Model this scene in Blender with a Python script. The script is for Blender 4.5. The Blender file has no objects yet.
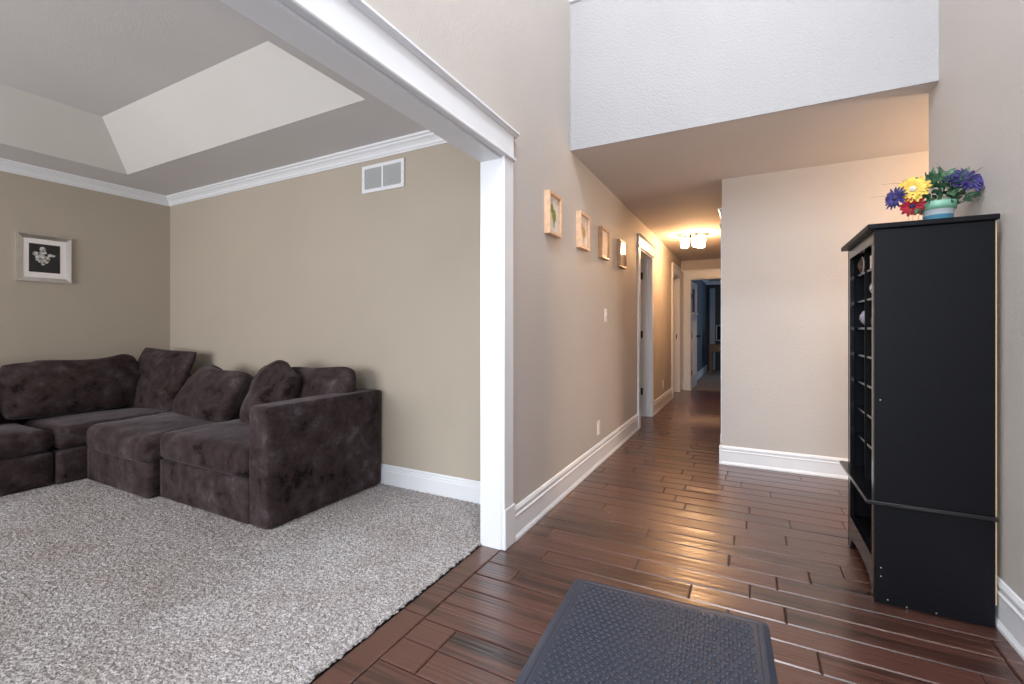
import bpy, bmesh, math, random
from mathutils import Vector, Matrix, noise
C = bpy.context.scene.collection
S = bpy.context.scene
PI = math.pi

# ------------------------------------------------------------------ camera
YAW = math.atan(237 / 455.0)
cd = bpy.data.cameras.new('camera')
cd.sensor_width = 36.0
cd.lens = 455.0 / 1024 * 36
cd.shift_y = -13 / 1024.0
cd.clip_start = 0.02
cam = bpy.data.objects.new('camera', cd)
cam.location = (0, 0, 1.12)
cam.rotation_euler = (PI / 2, 0, YAW)
C.objects.link(cam)
S.camera = cam

# ------------------------------------------------------------------ world, exposure
S.view_settings.view_transform = 'Standard'
S.view_settings.look = 'None'
S.view_settings.exposure = 0.0
S.view_settings.gamma = 1.0
S.view_settings.use_curve_mapping = False
W = bpy.data.worlds.new('sky')
S.world = W
W.use_nodes = True
bg = W.node_tree.nodes['Background']
bg.inputs[0].default_value = (0.72, 0.82, 1.0, 1)
bg.inputs[1].default_value = 1.2


def area(name, loc, target, sx, sy, power, color):
    d = bpy.data.lights.new(name, 'AREA')
    d.shape = 'RECTANGLE'
    d.size = sx
    d.size_y = sy
    d.energy = power
    d.color = color
    o = bpy.data.objects.new(name, d)
    o.location = loc
    o.rotation_euler = (Vector(target) - Vector(loc)).to_track_quat('-Z', 'Y').to_euler()
    C.objects.link(o)
    return o


def point(name, loc, power, color, r=0.06):
    d = bpy.data.lights.new(name, 'POINT')
    d.energy = power
    d.color = color
    d.shadow_soft_size = r
    o = bpy.data.objects.new(name, d)
    o.location = loc
    C.objects.link(o)
    return o


# daylight through the windows behind the camera (foyer transom, front door glass, living room windows)
area('daylight_transom', (-0.12, -2.22, 3.75), (-0.12, 2.5, 2.4), 1.5, 1.7, 98, (0.80, 0.90, 1.0))
area('daylight_front_door', (-0.12, -2.22, 1.25), (-0.12, 3.0, 1.0), 1.5, 1.8, 58, (0.76, 0.88, 1.0))
area('daylight_living_south', (-3.3, -3.02, 1.45), (-3.3, 2.0, 1.75), 2.8, 1.5, 165, (0.97, 0.98, 1.0))
# lamps that stand out of view: foyer pendant, passage ceiling lamp
point('foyer_pendant_bulb', (-0.1, 0.7, 4.35), 195, (0.90, 0.94, 1.0), 0.2)
point('passage_lamp_bulb', (1.9, 3.42, 2.1), 52, (1.0, 0.66, 0.38), 0.08)
area('passage_fill', (3.42, 3.66, 1.4), (-1.0, 4.2, 1.2), 0.7, 1.5, 24, (1.0, 0.93, 0.86))  # added fill, no window behind it; brightens the hall's left wall
# window of the room at the end of the hall
area('daylight_study', (1.35, 11.2, 1.5), (-1.0, 11.6, 1.2), 1.3, 1.3, 13, (0.55, 0.75, 1.0))


# ------------------------------------------------------------------ materials
def lin(c):
    return tuple(((v / 255) / 12.92 if v / 255 <= 0.04045 else ((v / 255 + 0.055) / 1.055) ** 2.4) for v in c)


def new_mat(name):
    m = bpy.data.materials.new(name)
    m.use_nodes = True
    nt = m.node_tree
    return m, nt, nt.nodes['Principled BSDF']


def nd(nt, t, **kw):
    n = nt.nodes.new(t)
    for k, v in kw.items():
        if hasattr(n, k):
            setattr(n, k, v)
        else:
            n.inputs[k].default_value = v
    return n


def ramp(nt, fac, stops):
    r = nt.nodes.new('ShaderNodeValToRGB')
    while len(r.color_ramp.elements) < len(stops):
        r.color_ramp.elements.new(0.5)
    for e, (p, c) in zip(r.color_ramp.elements, stops):
        e.position = p
        e.color = (*c, 1)
    nt.links.new(fac, r.inputs[0])
    return r.outputs[0]


def coords(nt, scale=(1, 1, 1), kind='Object'):
    tc = nt.nodes.new('ShaderNodeTexCoord')
    mp = nt.nodes.new('ShaderNodeMapping')
    mp.inputs['Scale'].default_value = scale
    nt.links.new(tc.outputs[kind], mp.inputs[0])
    return mp.outputs[0]


def bump(nt, b, height, strength, dist):
    bn = nt.nodes.new('ShaderNodeBump')
    bn.inputs['Strength'].default_value = strength
    bn.inputs['Distance'].default_value = dist
    nt.links.new(height, bn.inputs['Height'])
    nt.links.new(bn.outputs[0], b.inputs['Normal'])


def plain(name, col, rough=0.5, metal=0.0, var=0.06, nscale=40.0, bmp=0.0, coat=0.0, spec=0.5):
    m, nt, b = new_mat(name)
    n = nd(nt, 'ShaderNodeTexNoise', Scale=nscale, Detail=3.0)
    nt.links.new(coords(nt), n.inputs['Vector'])
    c = ramp(nt, n.outputs[0], [(0.3, tuple(x * (1 - var) for x in col)), (0.7, tuple(min(1, x * (1 + var)) for x in col))])
    nt.links.new(c, b.inputs['Base Color'])
    b.inputs['Roughness'].default_value = rough
    b.inputs['Metallic'].default_value = metal
    b.inputs['Specular IOR Level'].default_value = spec
    if coat:
        b.inputs['Coat Weight'].default_value = coat
    if bmp:
        bump(nt, b, n.outputs[0], bmp, 0.002)
    return m


def wall_paint(name, col, rough=0.6, peel=0.35):
    m, nt, b = new_mat(name)
    co = coords(nt)
    n = nd(nt, 'ShaderNodeTexNoise', Scale=75.0, Detail=2.0, Roughness=0.5)
    n2 = nd(nt, 'ShaderNodeTexNoise', Scale=1.6, Detail=2.0)
    nt.links.new(co, n.inputs['Vector'])
    nt.links.new(co, n2.inputs['Vector'])
    c = ramp(nt, n2.outputs[0], [(0.3, tuple(x * 0.975 for x in col)), (0.7, tuple(x * 1.02 for x in col))])
    nt.links.new(c, b.inputs['Base Color'])
    b.inputs['Roughness'].default_value = rough
    b.inputs['Specular IOR Level'].default_value = 0.35
    bump(nt, b, n.outputs[0], peel, 0.006)
    return m


M = {}
M['tan'] = wall_paint('tan_wall_paint', lin((175, 164, 149)), 0.6, 0.14)
M['foyer'] = wall_paint('foyer_lit_wall_paint', lin((190, 183, 177)))  # living room's tan paint with the brighter foyer daylight put into its colour
M['pale'] = wall_paint('pale_grey_paint', lin((166, 164, 164)), 0.6, 0.7)
M['ceil'] = wall_paint('grey_ceiling_paint', lin((212, 209, 209)), 0.8, 0.15)
M['slope'] = wall_paint('off_white_ceiling_paint', lin((206, 202, 197)), 0.8, 0.15)
M['hallceil'] = wall_paint('hall_ceiling_paint', lin((208, 200, 194)), 0.8, 0.2)
M['white'] = plain('white_trim_paint', lin((226, 227, 230)), 0.32, var=0.01, nscale=8)
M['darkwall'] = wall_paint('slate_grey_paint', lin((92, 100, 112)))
M['steel'] = plain('brushed_nickel', (0.62, 0.58, 0.53), 0.3, 1.0)
M['bronze'] = plain('dark_bronze', (0.035, 0.028, 0.024), 0.4, 0.8)
M['black'] = plain('black_laminate', lin((14, 14, 18)), 0.42, var=0.15, nscale=60, bmp=0.05, spec=0.16)
M['gloss'] = plain('black_gloss_lacquer', lin((16, 16, 19)), 0.2, var=0.1, nscale=60, spec=0.7)
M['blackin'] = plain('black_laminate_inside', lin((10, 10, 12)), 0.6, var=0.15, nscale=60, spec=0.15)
M['raw'] = plain('raw_fibreboard', lin((186, 158, 122)), 0.8, nscale=200)
M['mat'] = plain('dark_rubber', lin((56, 61, 74)), 0.42, var=0.12, nscale=90, bmp=0.1)
M['silver'] = plain('silver_frame', (0.66, 0.63, 0.6), 0.28, 0.9, nscale=12)
M['paper'] = plain('white_mat_board', lin((232, 226, 222)), 0.8, var=0.01)
M['honey'] = plain('honey_wood', lin((224, 182, 148)), 0.4, var=0.12, nscale=35)
M['walnutframe'] = plain('light_brown_frame_wood', lin((168, 124, 90)), 0.4, var=0.15, nscale=35)
M['brownwood'] = plain('oak_table_wood', lin((112, 80, 54)), 0.45, var=0.25, nscale=30)
M['plastic'] = plain('white_plastic', lin((238, 232, 224)), 0.35, var=0.01)
M['dark'] = plain('dark_slot', (0.01, 0.01, 0.01), 0.7)
M['grille'] = plain('grey_louver_paint', lin((178, 180, 180)), 0.45, var=0.02)
M['under'] = plain('dark_subfloor', (0.006, 0.003, 0.002), 0.7)


def wood_floor():
    m, nt, b = new_mat('hand_scraped_plank_wood')
    at = nt.nodes.new('ShaderNodeAttribute')
    at.attribute_name = 'plank'
    sep = nt.nodes.new('ShaderNodeSeparateColor')
    nt.links.new(at.outputs['Color'], sep.inputs[0])
    tc = nt.nodes.new('ShaderNodeTexCoord')
    off = nt.nodes.new('ShaderNodeVectorMath')
    off.operation = 'MULTIPLY_ADD'
    nt.links.new(at.outputs['Color'], off.inputs[0])
    off.inputs[1].default_value = (31, 17, 9)
    nt.links.new(tc.outputs['Object'], off.inputs[2])
    mp = nt.nodes.new('ShaderNodeMapping')
    mp.inputs['Scale'].default_value = (0.55, 17, 17)
    nt.links.new(off.outputs[0], mp.inputs[0])
    g = nd(nt, 'ShaderNodeTexNoise', Scale=1.7, Detail=6.0, Roughness=0.62, Distortion=0.4)
    nt.links.new(mp.outputs[0], g.inputs['Vector'])
    mp2 = nt.nodes.new('ShaderNodeMapping')
    mp2.inputs['Scale'].default_value = (1.2, 5.0, 5)
    nt.links.new(off.outputs[0], mp2.inputs[0])
    g2 = nd(nt, 'ShaderNodeTexNoise', Scale=1.6, Detail=4.0)
    nt.links.new(mp2.outputs[0], g2.inputs['Vector'])
    a = nd(nt, 'ShaderNodeMath', operation='MULTIPLY_ADD')
    nt.links.new(sep.outputs[0], a.inputs[0])
    a.inputs[1].default_value = 0.34
    nt.links.new(g.outputs[0], a.inputs[2])
    a2 = nd(nt, 'ShaderNodeMath', operation='MULTIPLY_ADD')
    nt.links.new(g2.outputs[0], a2.inputs[0])
    a2.inputs[1].default_value = 0.45
    nt.links.new(a.outputs[0], a2.inputs[2])
    mp3 = nt.nodes.new('ShaderNodeMapping')
    mp3.inputs['Scale'].default_value = (0.3, 42, 20)
    nt.links.new(off.outputs[0], mp3.inputs[0])
    g3 = nd(nt, 'ShaderNodeTexNoise', Scale=1.5, Detail=2.0)
    nt.links.new(mp3.outputs[0], g3.inputs['Vector'])
    a3 = nd(nt, 'ShaderNodeMath', operation='MULTIPLY_ADD')
    nt.links.new(g3.outputs[0], a3.inputs[0])
    a3.inputs[1].default_value = 0.32
    nt.links.new(a2.outputs[0], a3.inputs[2])
    c = ramp(nt, a3.outputs[0], [(0.56, (0.0065, 0.0026, 0.0023)), (0.80, (0.022, 0.0078, 0.0057)), (0.96, (0.058, 0.0212, 0.0142)), (1.0, (0.092, 0.035, 0.024))])
    nt.links.new(c, b.inputs['Base Color'])
    r = nt.nodes.new('ShaderNodeMapRange')
    nt.links.new(g2.outputs[0], r.inputs[0])
    r.inputs[3].default_value = 0.24
    r.inputs[4].default_value = 0.40
    nt.links.new(r.outputs[0], b.inputs['Roughness'])
    b.inputs['Specular IOR Level'].default_value = 0.8
    b.inputs['Coat Weight'].default_value = 0.45
    b.inputs['Coat Roughness'].default_value = 0.2
    b.inputs['Coat IOR'].default_value = 1.6
    bump(nt, b, g3.outputs[0], 0.35, 0.004)
    return m


def carpet_mat():
    m, nt, b = new_mat('grey_flecked_carpet')
    co = coords(nt)
    v = nd(nt, 'ShaderNodeTexVoronoi', Scale=190.0)
    nt.links.new(co, v.inputs['Vector'])
    sep = nt.nodes.new('ShaderNodeSeparateColor')
    nt.links.new(v.outputs['Color'], sep.inputs[0])
    c = ramp(nt, sep.outputs[0], [(0.0, lin((122, 114, 110))), (0.35, lin((158, 151, 149))), (0.65, lin((182, 177, 176))), (0.95, lin((208, 204, 205)))])
    n = nd(nt, 'ShaderNodeTexNoise', Scale=2.2, Detail=3.0)
    nt.links.new(co, n.inputs['Vector'])
    t = ramp(nt, n.outputs[0], [(0.35, (0.78, 0.75, 0.73)), (0.65, (0.93, 0.95, 0.96))])
    mx = nt.nodes.new('ShaderNodeMix')
    mx.data_type = 'RGBA'
    mx.blend_type = 'MULTIPLY'
    mx.inputs[0].default_value = 1.0
    nt.links.new(c, mx.inputs[6])
    nt.links.new(t, mx.inputs[7])
    nt.links.new(mx.outputs[2], b.inputs['Base Color'])
    b.inputs['Roughness'].default_value = 1.0
    b.inputs['Specular IOR Level'].default_value = 0.05
    b.inputs['Sheen Weight'].default_value = 0.1
    n3 = nd(nt, 'ShaderNodeTexNoise', Scale=160.0, Detail=2.0)
    nt.links.new(co, n3.inputs['Vector'])
    bump(nt, b, n3.outputs[0], 0.7, 0.008)
    return m


def suede():
    m, nt, b = new_mat('brown_brushed_microsuede')
    tc = nt.nodes.new('ShaderNodeTexCoord')
    oi = nt.nodes.new('ShaderNodeObjectInfo')
    vm = nt.nodes.new('ShaderNodeVectorMath')
    vm.operation = 'MULTIPLY_ADD'
    vm.inputs[1].default_value = (1, 1, 1)
    nt.links.new(tc.outputs['Object'], vm.inputs[0])
    nt.links.new(oi.outputs['Random'], vm.inputs[2])
    n = nd(nt, 'ShaderNodeTexNoise', Scale=10.0, Detail=9.0, Roughness=0.72, Distortion=0.3)
    nt.links.new(vm.outputs[0], n.inputs['Vector'])
    n2 = nd(nt, 'ShaderNodeTexNoise', Scale=3.0, Detail=4.0, Distortion=0.6)
    nt.links.new(vm.outputs[0], n2.inputs['Vector'])
    a = nd(nt, 'ShaderNodeMath', operation='MULTIPLY_ADD')
    nt.links.new(n2.outputs[0], a.inputs[0])
    a.inputs[1].default_value = 0.55
    nt.links.new(n.outputs[0], a.inputs[2])
    c = ramp(nt, a.outputs[0], [(0.61, (0.0110, 0.0066, 0.0066)), (0.655, (0.029, 0.0184, 0.0182)), (0.76, (0.042, 0.0280, 0.0278)), (0.83, (0.053, 0.0370, 0.0375)), (0.885, (0.062, 0.048, 0.0515)), (0.96, (0.092, 0.076, 0.084))])
    nt.links.new(c, b.inputs['Base Color'])
    b.inputs['Roughness'].default_value = 0.9
    b.inputs['Specular IOR Level'].default_value = 0.1
    b.inputs['Sheen Weight'].default_value = 0.2
    b.inputs['Sheen Roughness'].default_value = 0.4
    b.inputs['Sheen Tint'].default_value = (0.62, 0.55, 0.6, 1)
    bump(nt, b, n.outputs[0], 0.2, 0.01)
    return m


def glow(name, col, s):
    m, nt, b = new_mat(name)
    b.inputs['Base Color'].default_value = (0.9, 0.88, 0.85, 1)
    n = nd(nt, 'ShaderNodeTexNoise', Scale=20.0)
    c = ramp(nt, n.outputs[0], [(0.3, tuple(x * 0.96 for x in col)), (0.7, col)])
    nt.links.new(c, b.inputs['Emission Color'])
    b.inputs['Emission Strength'].default_value = s
    return m


def stripes_z(name, stops, rough=0.35):
    """bands of colour up the object, as painted on a pot"""
    m, nt, b = new_mat(name)
    tc = nt.nodes.new('ShaderNodeTexCoord')
    sx = nt.nodes.new('ShaderNodeSeparateXYZ')
    nt.links.new(tc.outputs['Generated'], sx.inputs[0])
    c = ramp(nt, sx.outputs[2], stops)
    c.node.color_ramp.interpolation = 'CONSTANT'
    nt.links.new(c, b.inputs['Base Color'])
    b.inputs['Roughness'].default_value = rough
    return m


def blotch(name, stops, scale=9.0, rough=0.6):
    m, nt, b = new_mat(name)
    n = nd(nt, 'ShaderNodeTexNoise', Scale=scale, Detail=3.0, Distortion=0.5)
    nt.links.new(coords(nt), n.inputs['Vector'])
    nt.links.new(ramp(nt, n.outputs[0], stops), b.inputs['Base Color'])
    b.inputs['Roughness'].default_value = rough
    return m


def glass(name, tint=(0.9, 0.95, 1.0)):
    """thin flat pane: clear with a fresnel reflection"""
    m, nt, b = new_mat(name)
    t = nt.nodes.new('ShaderNodeBsdfTransparent')
    t.inputs[0].default_value = (*tint, 1)
    g = nd(nt, 'ShaderNodeBsdfGlossy', Roughness=0.1)
    f = nd(nt, 'ShaderNodeFresnel', IOR=1.45)
    mx = nt.nodes.new('ShaderNodeMixShader')
    ge = nt.nodes.new('ShaderNodeNewGeometry')
    inv = nd(nt, 'ShaderNodeMath', operation='SUBTRACT')
    inv.inputs[0].default_value = 1.0
    nt.links.new(ge.outputs['Backfacing'], inv.inputs[1])
    mul = nd(nt, 'ShaderNodeMath', operation='MULTIPLY')
    nt.links.new(f.outputs[0], mul.inputs[0])
    nt.links.new(inv.outputs[0], mul.inputs[1])
    nt.links.new(mul.outputs[0], mx.inputs[0])
    nt.links.new(t.outputs[0], mx.inputs[1])
    nt.links.new(g.outputs[0], mx.inputs[2])
    nt.links.new(mx.outputs[0], nt.nodes['Material Output'].inputs[0])
    return m


M['floor'] = wood_floor()
M['carpet'] = carpet_mat()
M['suede'] = suede()
M['shade'] = glow('opal_glass_lit', (1.0, 0.58, 0.28), 130.0)
M['glass'] = glass('clear_glass')

# ------------------------------------------------------------------ mesh helpers


class MB:
    def __init__(self):
        self.bm = bmesh.new()

    def box(self, x0, x1, y0, y1, z0, z1, bev=0.0, seg=1):
        vs = [self.bm.verts.new(p) for p in ((x0, y0, z0), (x1, y0, z0), (x1, y1, z0), (x0, y1, z0), (x0, y0, z1), (x1, y0, z1), (x1, y1, z1), (x0, y1, z1))]
        fs = [self.bm.faces.new([vs[i] for i in f]) for f in ((0, 3, 2, 1), (4, 5, 6, 7), (0, 1, 5, 4), (1, 2, 6, 5), (2, 3, 7, 6), (3, 0, 4, 7))]
        if bev:
            es = list({e for f in fs for e in f.edges})
            bmesh.ops.bevel(self.bm, geom=es, offset=bev, segments=seg, affect='EDGES', profile=0.5)
        return self

    def prism(self, prof, p0, p1, out, up=(0, 0, 1)):
        """sweep a closed 2-D profile [(out, up)] from p0 to p1"""
        p0, p1, o, u = Vector(p0), Vector(p1), Vector(out), Vector(up)
        a = [self.bm.verts.new(p0 + o * d + u * z) for d, z in prof]
        b = [self.bm.verts.new(p1 + o * d + u * z) for d, z in prof]
        n = len(prof)
        for i in range(n):
            self.bm.faces.new((a[i], a[(i + 1) % n], b[(i + 1) % n], b[i]))
        self.bm.faces.new(a[::-1])
        self.bm.faces.new(b)
        return self

    def lathe(self, prof, c=(0, 0, 0), seg=20, axis='Z', squash=1.0, caps=True):
        c = Vector(c)
        rings = []
        for r, z in prof:
            ring = []
            for k in range(seg):
                t = 2 * PI * k / seg
                x, y = r * math.cos(t), r * math.sin(t) * squash
                p = Vector((x, y, z)) if axis == 'Z' else Vector((x, z, y)) if axis == 'Y' else Vector((z, x, y))
                ring.append(self.bm.verts.new(c + p))
            rings.append(ring)
        for i in range(len(rings) - 1):
            for k in range(seg):
                self.bm.faces.new((rings[i][k], rings[i][(k + 1) % seg], rings[i + 1][(k + 1) % seg], rings[i + 1][k]))
        if not caps:
            return self
        self.bm.faces.new(rings[0][::-1])
        self.bm.faces.new(rings[-1])
        return self

    def tube(self, pts, r, seg=6, taper=None):
        pts = [Vector(p) for p in pts]
        rings = []
        for i, p in enumerate(pts):
            d = (pts[min(i + 1, len(pts) - 1)] - pts[max(i - 1, 0)]).normalized()
            a = d.orthogonal().normalized()
            b = d.cross(a)
            rr = r if taper is None else r + (taper - r) * i / (len(pts) - 1)
            rings.append([self.bm.verts.new(p + (a * math.cos(2 * PI * k / seg) + b * math.sin(2 * PI * k / seg)) * rr) for k in range(seg)])
        for i in range(len(rings) - 1):
            for k in range(seg):
                self.bm.faces.new((rings[i][k], rings[i][(k + 1) % seg], rings[i + 1][(k + 1) % seg], rings[i + 1][k]))
        self.bm.faces.new(rings[0][::-1])
        self.bm.faces.new(rings[-1])
        return self

    def poly(self, pts):
        self.bm.faces.new([self.bm.verts.new(p) for p in pts])
        return self

    def build(self, name, mat, parent=None, smooth=False, loc=None):
        bmesh.ops.recalc_face_normals(self.bm, faces=self.bm.faces[:])
        me = bpy.data.meshes.new(name)
        self.bm.to_mesh(me)
        self.bm.free()
        me.materials.append(mat)
        if smooth:
            for p in me.polygons:
                p.use_smooth = True
        o = bpy.data.objects.new(name, me)
        C.objects.link(o)
        if parent is not None:
            o.parent = parent
            o.matrix_parent_inverse = Matrix.Translation(-Vector(parent.location)) if False else Matrix()
        if loc:
            o.location = loc
        return o


def tag(o, label=None, cat=None, group=None, kind=None):
    if label:
        o['label'] = label
    if cat:
        o['category'] = cat
    if group:
        o['group'] = group
    if kind:
        o['kind'] = kind
    return o


def struct(o):
    o['kind'] = 'structure'
    return o


def empty(name, loc, rz, label, cat, group=None):
    o = bpy.data.objects.new(name, None)
    o.empty_display_size = 0.1
    o.location = loc
    o.rotation_euler = (0, 0, rz)
    C.objects.link(o)
    return tag(o, label, cat, group)


def wall(name, mat, axis, a0, a1, b0, b1, z0, z1, holes=()):
    """wall slab: axis 'x' runs along x (b = y range), axis 'y' runs along y (b = x range); holes = (s0, s1, z0, z1)"""
    mb = MB()
    ss = sorted({a0, a1, *[h[0] for h in holes], *[h[1] for h in holes]})
    for s0, s1 in zip(ss, ss[1:]):
        zs = [(z0, z1)]
        for h in holes:
            if h[0] <= s0 and h[1] >= s1:
                zs = [q for p in zs for q in ((p[0], min(p[1], h[2])), (max(p[0], h[3]), p[1])) if q[1] - q[0] > 1e-4]
        for q in zs:
            if axis == 'x':
                mb.box(s0, s1, b0, b1, *q)
            else:
                mb.box(b0, b1, s0, s1, *q)
    return struct(mb.build(name, mat))


# ------------------------------------------------------------------ the setting
WL = -1.11            # foyer and hall face of the left wall
YB = 2.48             # living room back wall
XL = -5.186           # living room left wall
XR = 0.845            # foyer right wall
YS = 3.016            # face of the upper wall over the hall
ZH = 2.368            # hall ceiling
YF = 4.17             # far wall of the passage
XH = -0.2             # right wall of the hall
YE = 8.85             # end wall of the hall
OPEN_Y = 2.03
D1 = (5.265, 5.987)
D2 = (7.80, 8.56)
DZ = 2.04

wall('wall_left', M['foyer'], 'y', -2.2, YE + 0.12, WL - 0.12, WL, 0, 5.2,
     [(-1.2, OPEN_Y, 0, 2.0), (D1[0], D1[1], 0, DZ), (D2[0], D2[1], 0, DZ)])
wall('wall_right', M['foyer'], 'y', -2.2, 3.159, XR, XR + 0.12, 0, 5.2)
wall('wall_upper', M['pale'], 'x', WL, XR, YS, YS + 0.012, ZH, 5.2)
wall('wall_far', M['foyer'], 'x', XH, 3.5, YF, YF + 0.12, 0, ZH)
wall('wall_hall_right', M['foyer'], 'y', YF + 0.12, YE, XH, XH + 0.12, 0, ZH, [(4.45, 5.25, 0, 2.02)])
wall('wall_hall_end', M['foyer'], 'x', WL - 0.12, 0.3, YE, YE + 0.12, 0, ZH, [(-0.955, -0.21, 0, 2.03)])
wall('wall_passage_south', M['foyer'], 'x', XR + 0.12, 3.5, 3.04, 3.159, 0, ZH)
wall('wall_passage_end', M['foyer'], 'y', 3.04, YF + 0.12, 3.5, 3.6, 0, ZH)
wall('wall_front', M['foyer'], 'x', WL - 0.12, XR + 0.12, -2.32, -2.2, 0, 5.2, [(-0.9, 0.66, 0.25, 2.2), (-0.9, 0.66, 2.85, 4.65)])
wall('wall_living_back', M['tan'], 'x', XL - 0.12, WL - 0.12, YB, YB + 0.12, 0, 2.9)
wall('wall_living_left', M['tan'], 'y', -3.12, YB, XL - 0.12, XL, 0, 2.9)
wall('wall_living_front', M['tan'], 'x', XL, WL - 0.12, -3.12, -3.0, 0, 2.9, [(-4.75, -1.85, 0.7, 2.2)])
wall('wall_living_right', M['tan'], 'y', -3.12, -2.2, WL - 0.12, WL, 0, 2.9)

# ceilings
mb = MB().box(WL, 3.6, YS + 0.012, YE + 0.12, ZH, ZH + 0.12)
struct(mb.build('ceiling_hall', M['hallceil']))
struct(MB().box(WL - 0.12, XR + 0.12, -2.32, YS + 0.12, 5.2, 5.3).build('ceiling_foyer', M['ceil']))
ZL, ZT, INS = 2.44, 2.76, 0.275
tx0, tx1, ty0, ty1 = -4.709, -1.955, -2.45, 1.93
mb = MB()
mb.box(XL - 0.1, tx0, -3.1, YB + 0.1, ZL, ZL + 0.02)
mb.box(tx1, WL - 0.11, -3.1, YB + 0.1, ZL, ZL + 0.02)
mb.box(tx0, tx1, ty1, YB + 0.1, ZL, ZL + 0.02)
mb.box(tx0, tx1, -3.1, ty0, ZL, ZL + 0.02)
mb.box(tx0, tx1, ty0, ty1, ZT, ZT + 0.03)
struct(mb.build('ceiling_living', M['ceil']))
mb = MB()
lo = [(tx0, ty0), (tx1, ty0), (tx1, ty1), (tx0, ty1)]
hi = [(tx0 + INS, ty0 + INS), (tx1 - INS, ty0 + INS), (tx1 - INS, ty1 - INS), (tx0 + INS, ty1 - INS)]
out = [(tx0 - .1, ty0 - .1), (tx1 + .1, ty0 - .1), (tx1 + .1, ty1 + .1), (tx0 - .1, ty1 + .1)]
for i in range(4):
    j = (i + 1) % 4
    mb.poly([(*lo[i], ZL + 0.001), (*lo[j], ZL + 0.001), (*hi[j], ZT), (*hi[i], ZT)])
    mb.poly([(*lo[i], ZL + 0.02), (*hi[i], ZT + 0.04), (*hi[j], ZT + 0.04), (*lo[j], ZL + 0.02)])
struct(mb.build('ceiling_tray_slope', M['slope']))
struct(MB().box(XL - 0.12, WL - 0.12, -3.12, YB + 0.12, 2.9, 2.95).build('ceiling_attic', M['ceil']))

# wood floor: every plank is modelled in one floor mesh
rng = random.Random(11)
verts, faces, cols = [], [], []


def plank(x0, x1, y0, y1, z=0.0):
    g, b, d = 0.0015, 0.0048, 0.0034
    x0, x1, y0, y1 = x0 + g, x1 - g, y0 + g, y1 - g
    i = len(verts)
    dz = rng.uniform(-0.0004, 0.0004)
    for (a, c, h) in ((0, 0, -0.012), (0, 0, -d), (b, b, 0)):
        verts.extend([(x0 + a, y0 + c, z + h + dz), (x1 - a, y0 + c, z + h + dz), (x1 - a, y1 - c, z + h + dz), (x0 + a, y1 - c, z + h + dz)])
    for l in (0, 4):
        for k in range(4):
            faces.append((i + l + k, i + l + (k + 1) % 4, i + l + 4 + (k + 1) % 4, i + l + 4 + k))
    # hand scraped top: shallow lengthwise hollows of uneven width
    xs = [x0 + b]
    while xs[-1] < x1 - b - 0.22:
        xs.append(xs[-1] + rng.uniform(0.12, 0.2))
    xs.append(x1 - b)
    ya, yb_ = y0 + b, y1 - b
    ns = 11
    ys = [ya + (yb_ - ya) * min(1, max(0, (q + (rng.uniform(-0.3, 0.3) if 0 < q < ns else 0)) / ns)) for q in range(ns + 1)]
    amp = rng.uniform(0.4, 1.25)
    prof = [0.0] + [(-0.00075 if q % 2 else 0.0001) * amp * rng.uniform(0.3, 1.3) for q in range(1, ns)] + [0.0]
    t = len(verts)
    nx_ = len(xs)
    for xi, xx in enumerate(xs):
        for q in range(ns + 1):
            e = 0 if q in (0, ns) else rng.uniform(0.6, 1.4)
            verts.append((xx, ys[q], z + dz + prof[q] * e))
    for xi in range(nx_ - 1):
        for q in range(ns):
            k0 = t + xi * (ns + 1) + q
            faces.append((k0, k0 + ns + 1, k0 + ns + 2, k0 + 1))
    cols.extend([(rng.random(), rng.random(), rng.random(), 1)] * (8 + (nx_ - 1) * ns))


PW, PY0 = 0.1215, 1.044
for k in range(-27, 66):
    y0 = PY0 + k * PW
    y1 = y0 + PW
    if y1 > YE + 0.1:
        break
    xa = -1.118 if y0 < 5.0 else -2.3
    xb = XR + 0.015 if y1 < 3.1 else (3.5 if y0 < YF + 0.02 else XH + 0.13)
    x = xa - rng.uniform(0, 0.7)
    while x < xb:
        L = rng.choice((0.32, 0.45, 0.6, 0.75, 0.95, 1.15)) * rng.uniform(0.9, 1.1)
        a, b_ = max(x, xa), min(x + L, xb)
        if b_ - a > 0.03:
            plank(a, b_, y0, y1)
        x += L
for ya, yb in ((-1.2, 0.2), (0.2, 1.42), (1.42, OPEN_Y - 0.002)):
    plank(-1.232, -1.119, ya, yb)
me = bpy.data.meshes.new('floor')
me.from_pydata(verts, [], faces)
me.materials.append(M['floor'])
ca = me.attributes.new('plank', 'FLOAT_COLOR', 'FACE')
for i, c in enumerate(cols):
    ca.data[i].color = c
o = bpy.data.objects.new('floor', me)
C.objects.link(o)
struct(o)
mb = MB().box(-2.4, 3.6, -2.3, YE + 0.12, -0.05, -0.008)
struct(mb.build('floor_underlay', M['under']))

# carpet: a dense sheet of random tufts
CX0, CX1, CY0, CY1 = XL, -1.226, -3.0, YB
st = 0.0092
nx, ny = int((CX1 - CX0) / st), int((CY1 - CY0) / st)
rng = random.Random(5)
vs = []
for j in range(ny + 1):
    for i in range(nx + 1):
        e = 0 if (i in (0, nx) or j in (0, ny)) else 1
        h = 0.005 + rng.random() * 0.007
        x = CX0 + (CX1 - CX0) * i / nx + (rng.uniform(-1, 1) * 0.0033 if e else (rng.uniform(-0.012, 0.002) if i == nx else 0))
        y = CY0 + (CY1 - CY0) * j / ny + rng.uniform(-1, 1) * 0.0033 * e
        vs.append((x, y, h + 0.002 if e else 0.004))
fs = []
for j in range(ny):
    for i in range(nx):
        a = j * (nx + 1) + i
        fs.append((a, a + 1, a + nx + 2, a + nx + 1))
me = bpy.data.meshes.new('floor_carpet')
me.from_pydata(vs, [], fs)
me.materials.append(M['carpet'])
o = bpy.data.objects.new('floor_carpet', me)
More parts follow.
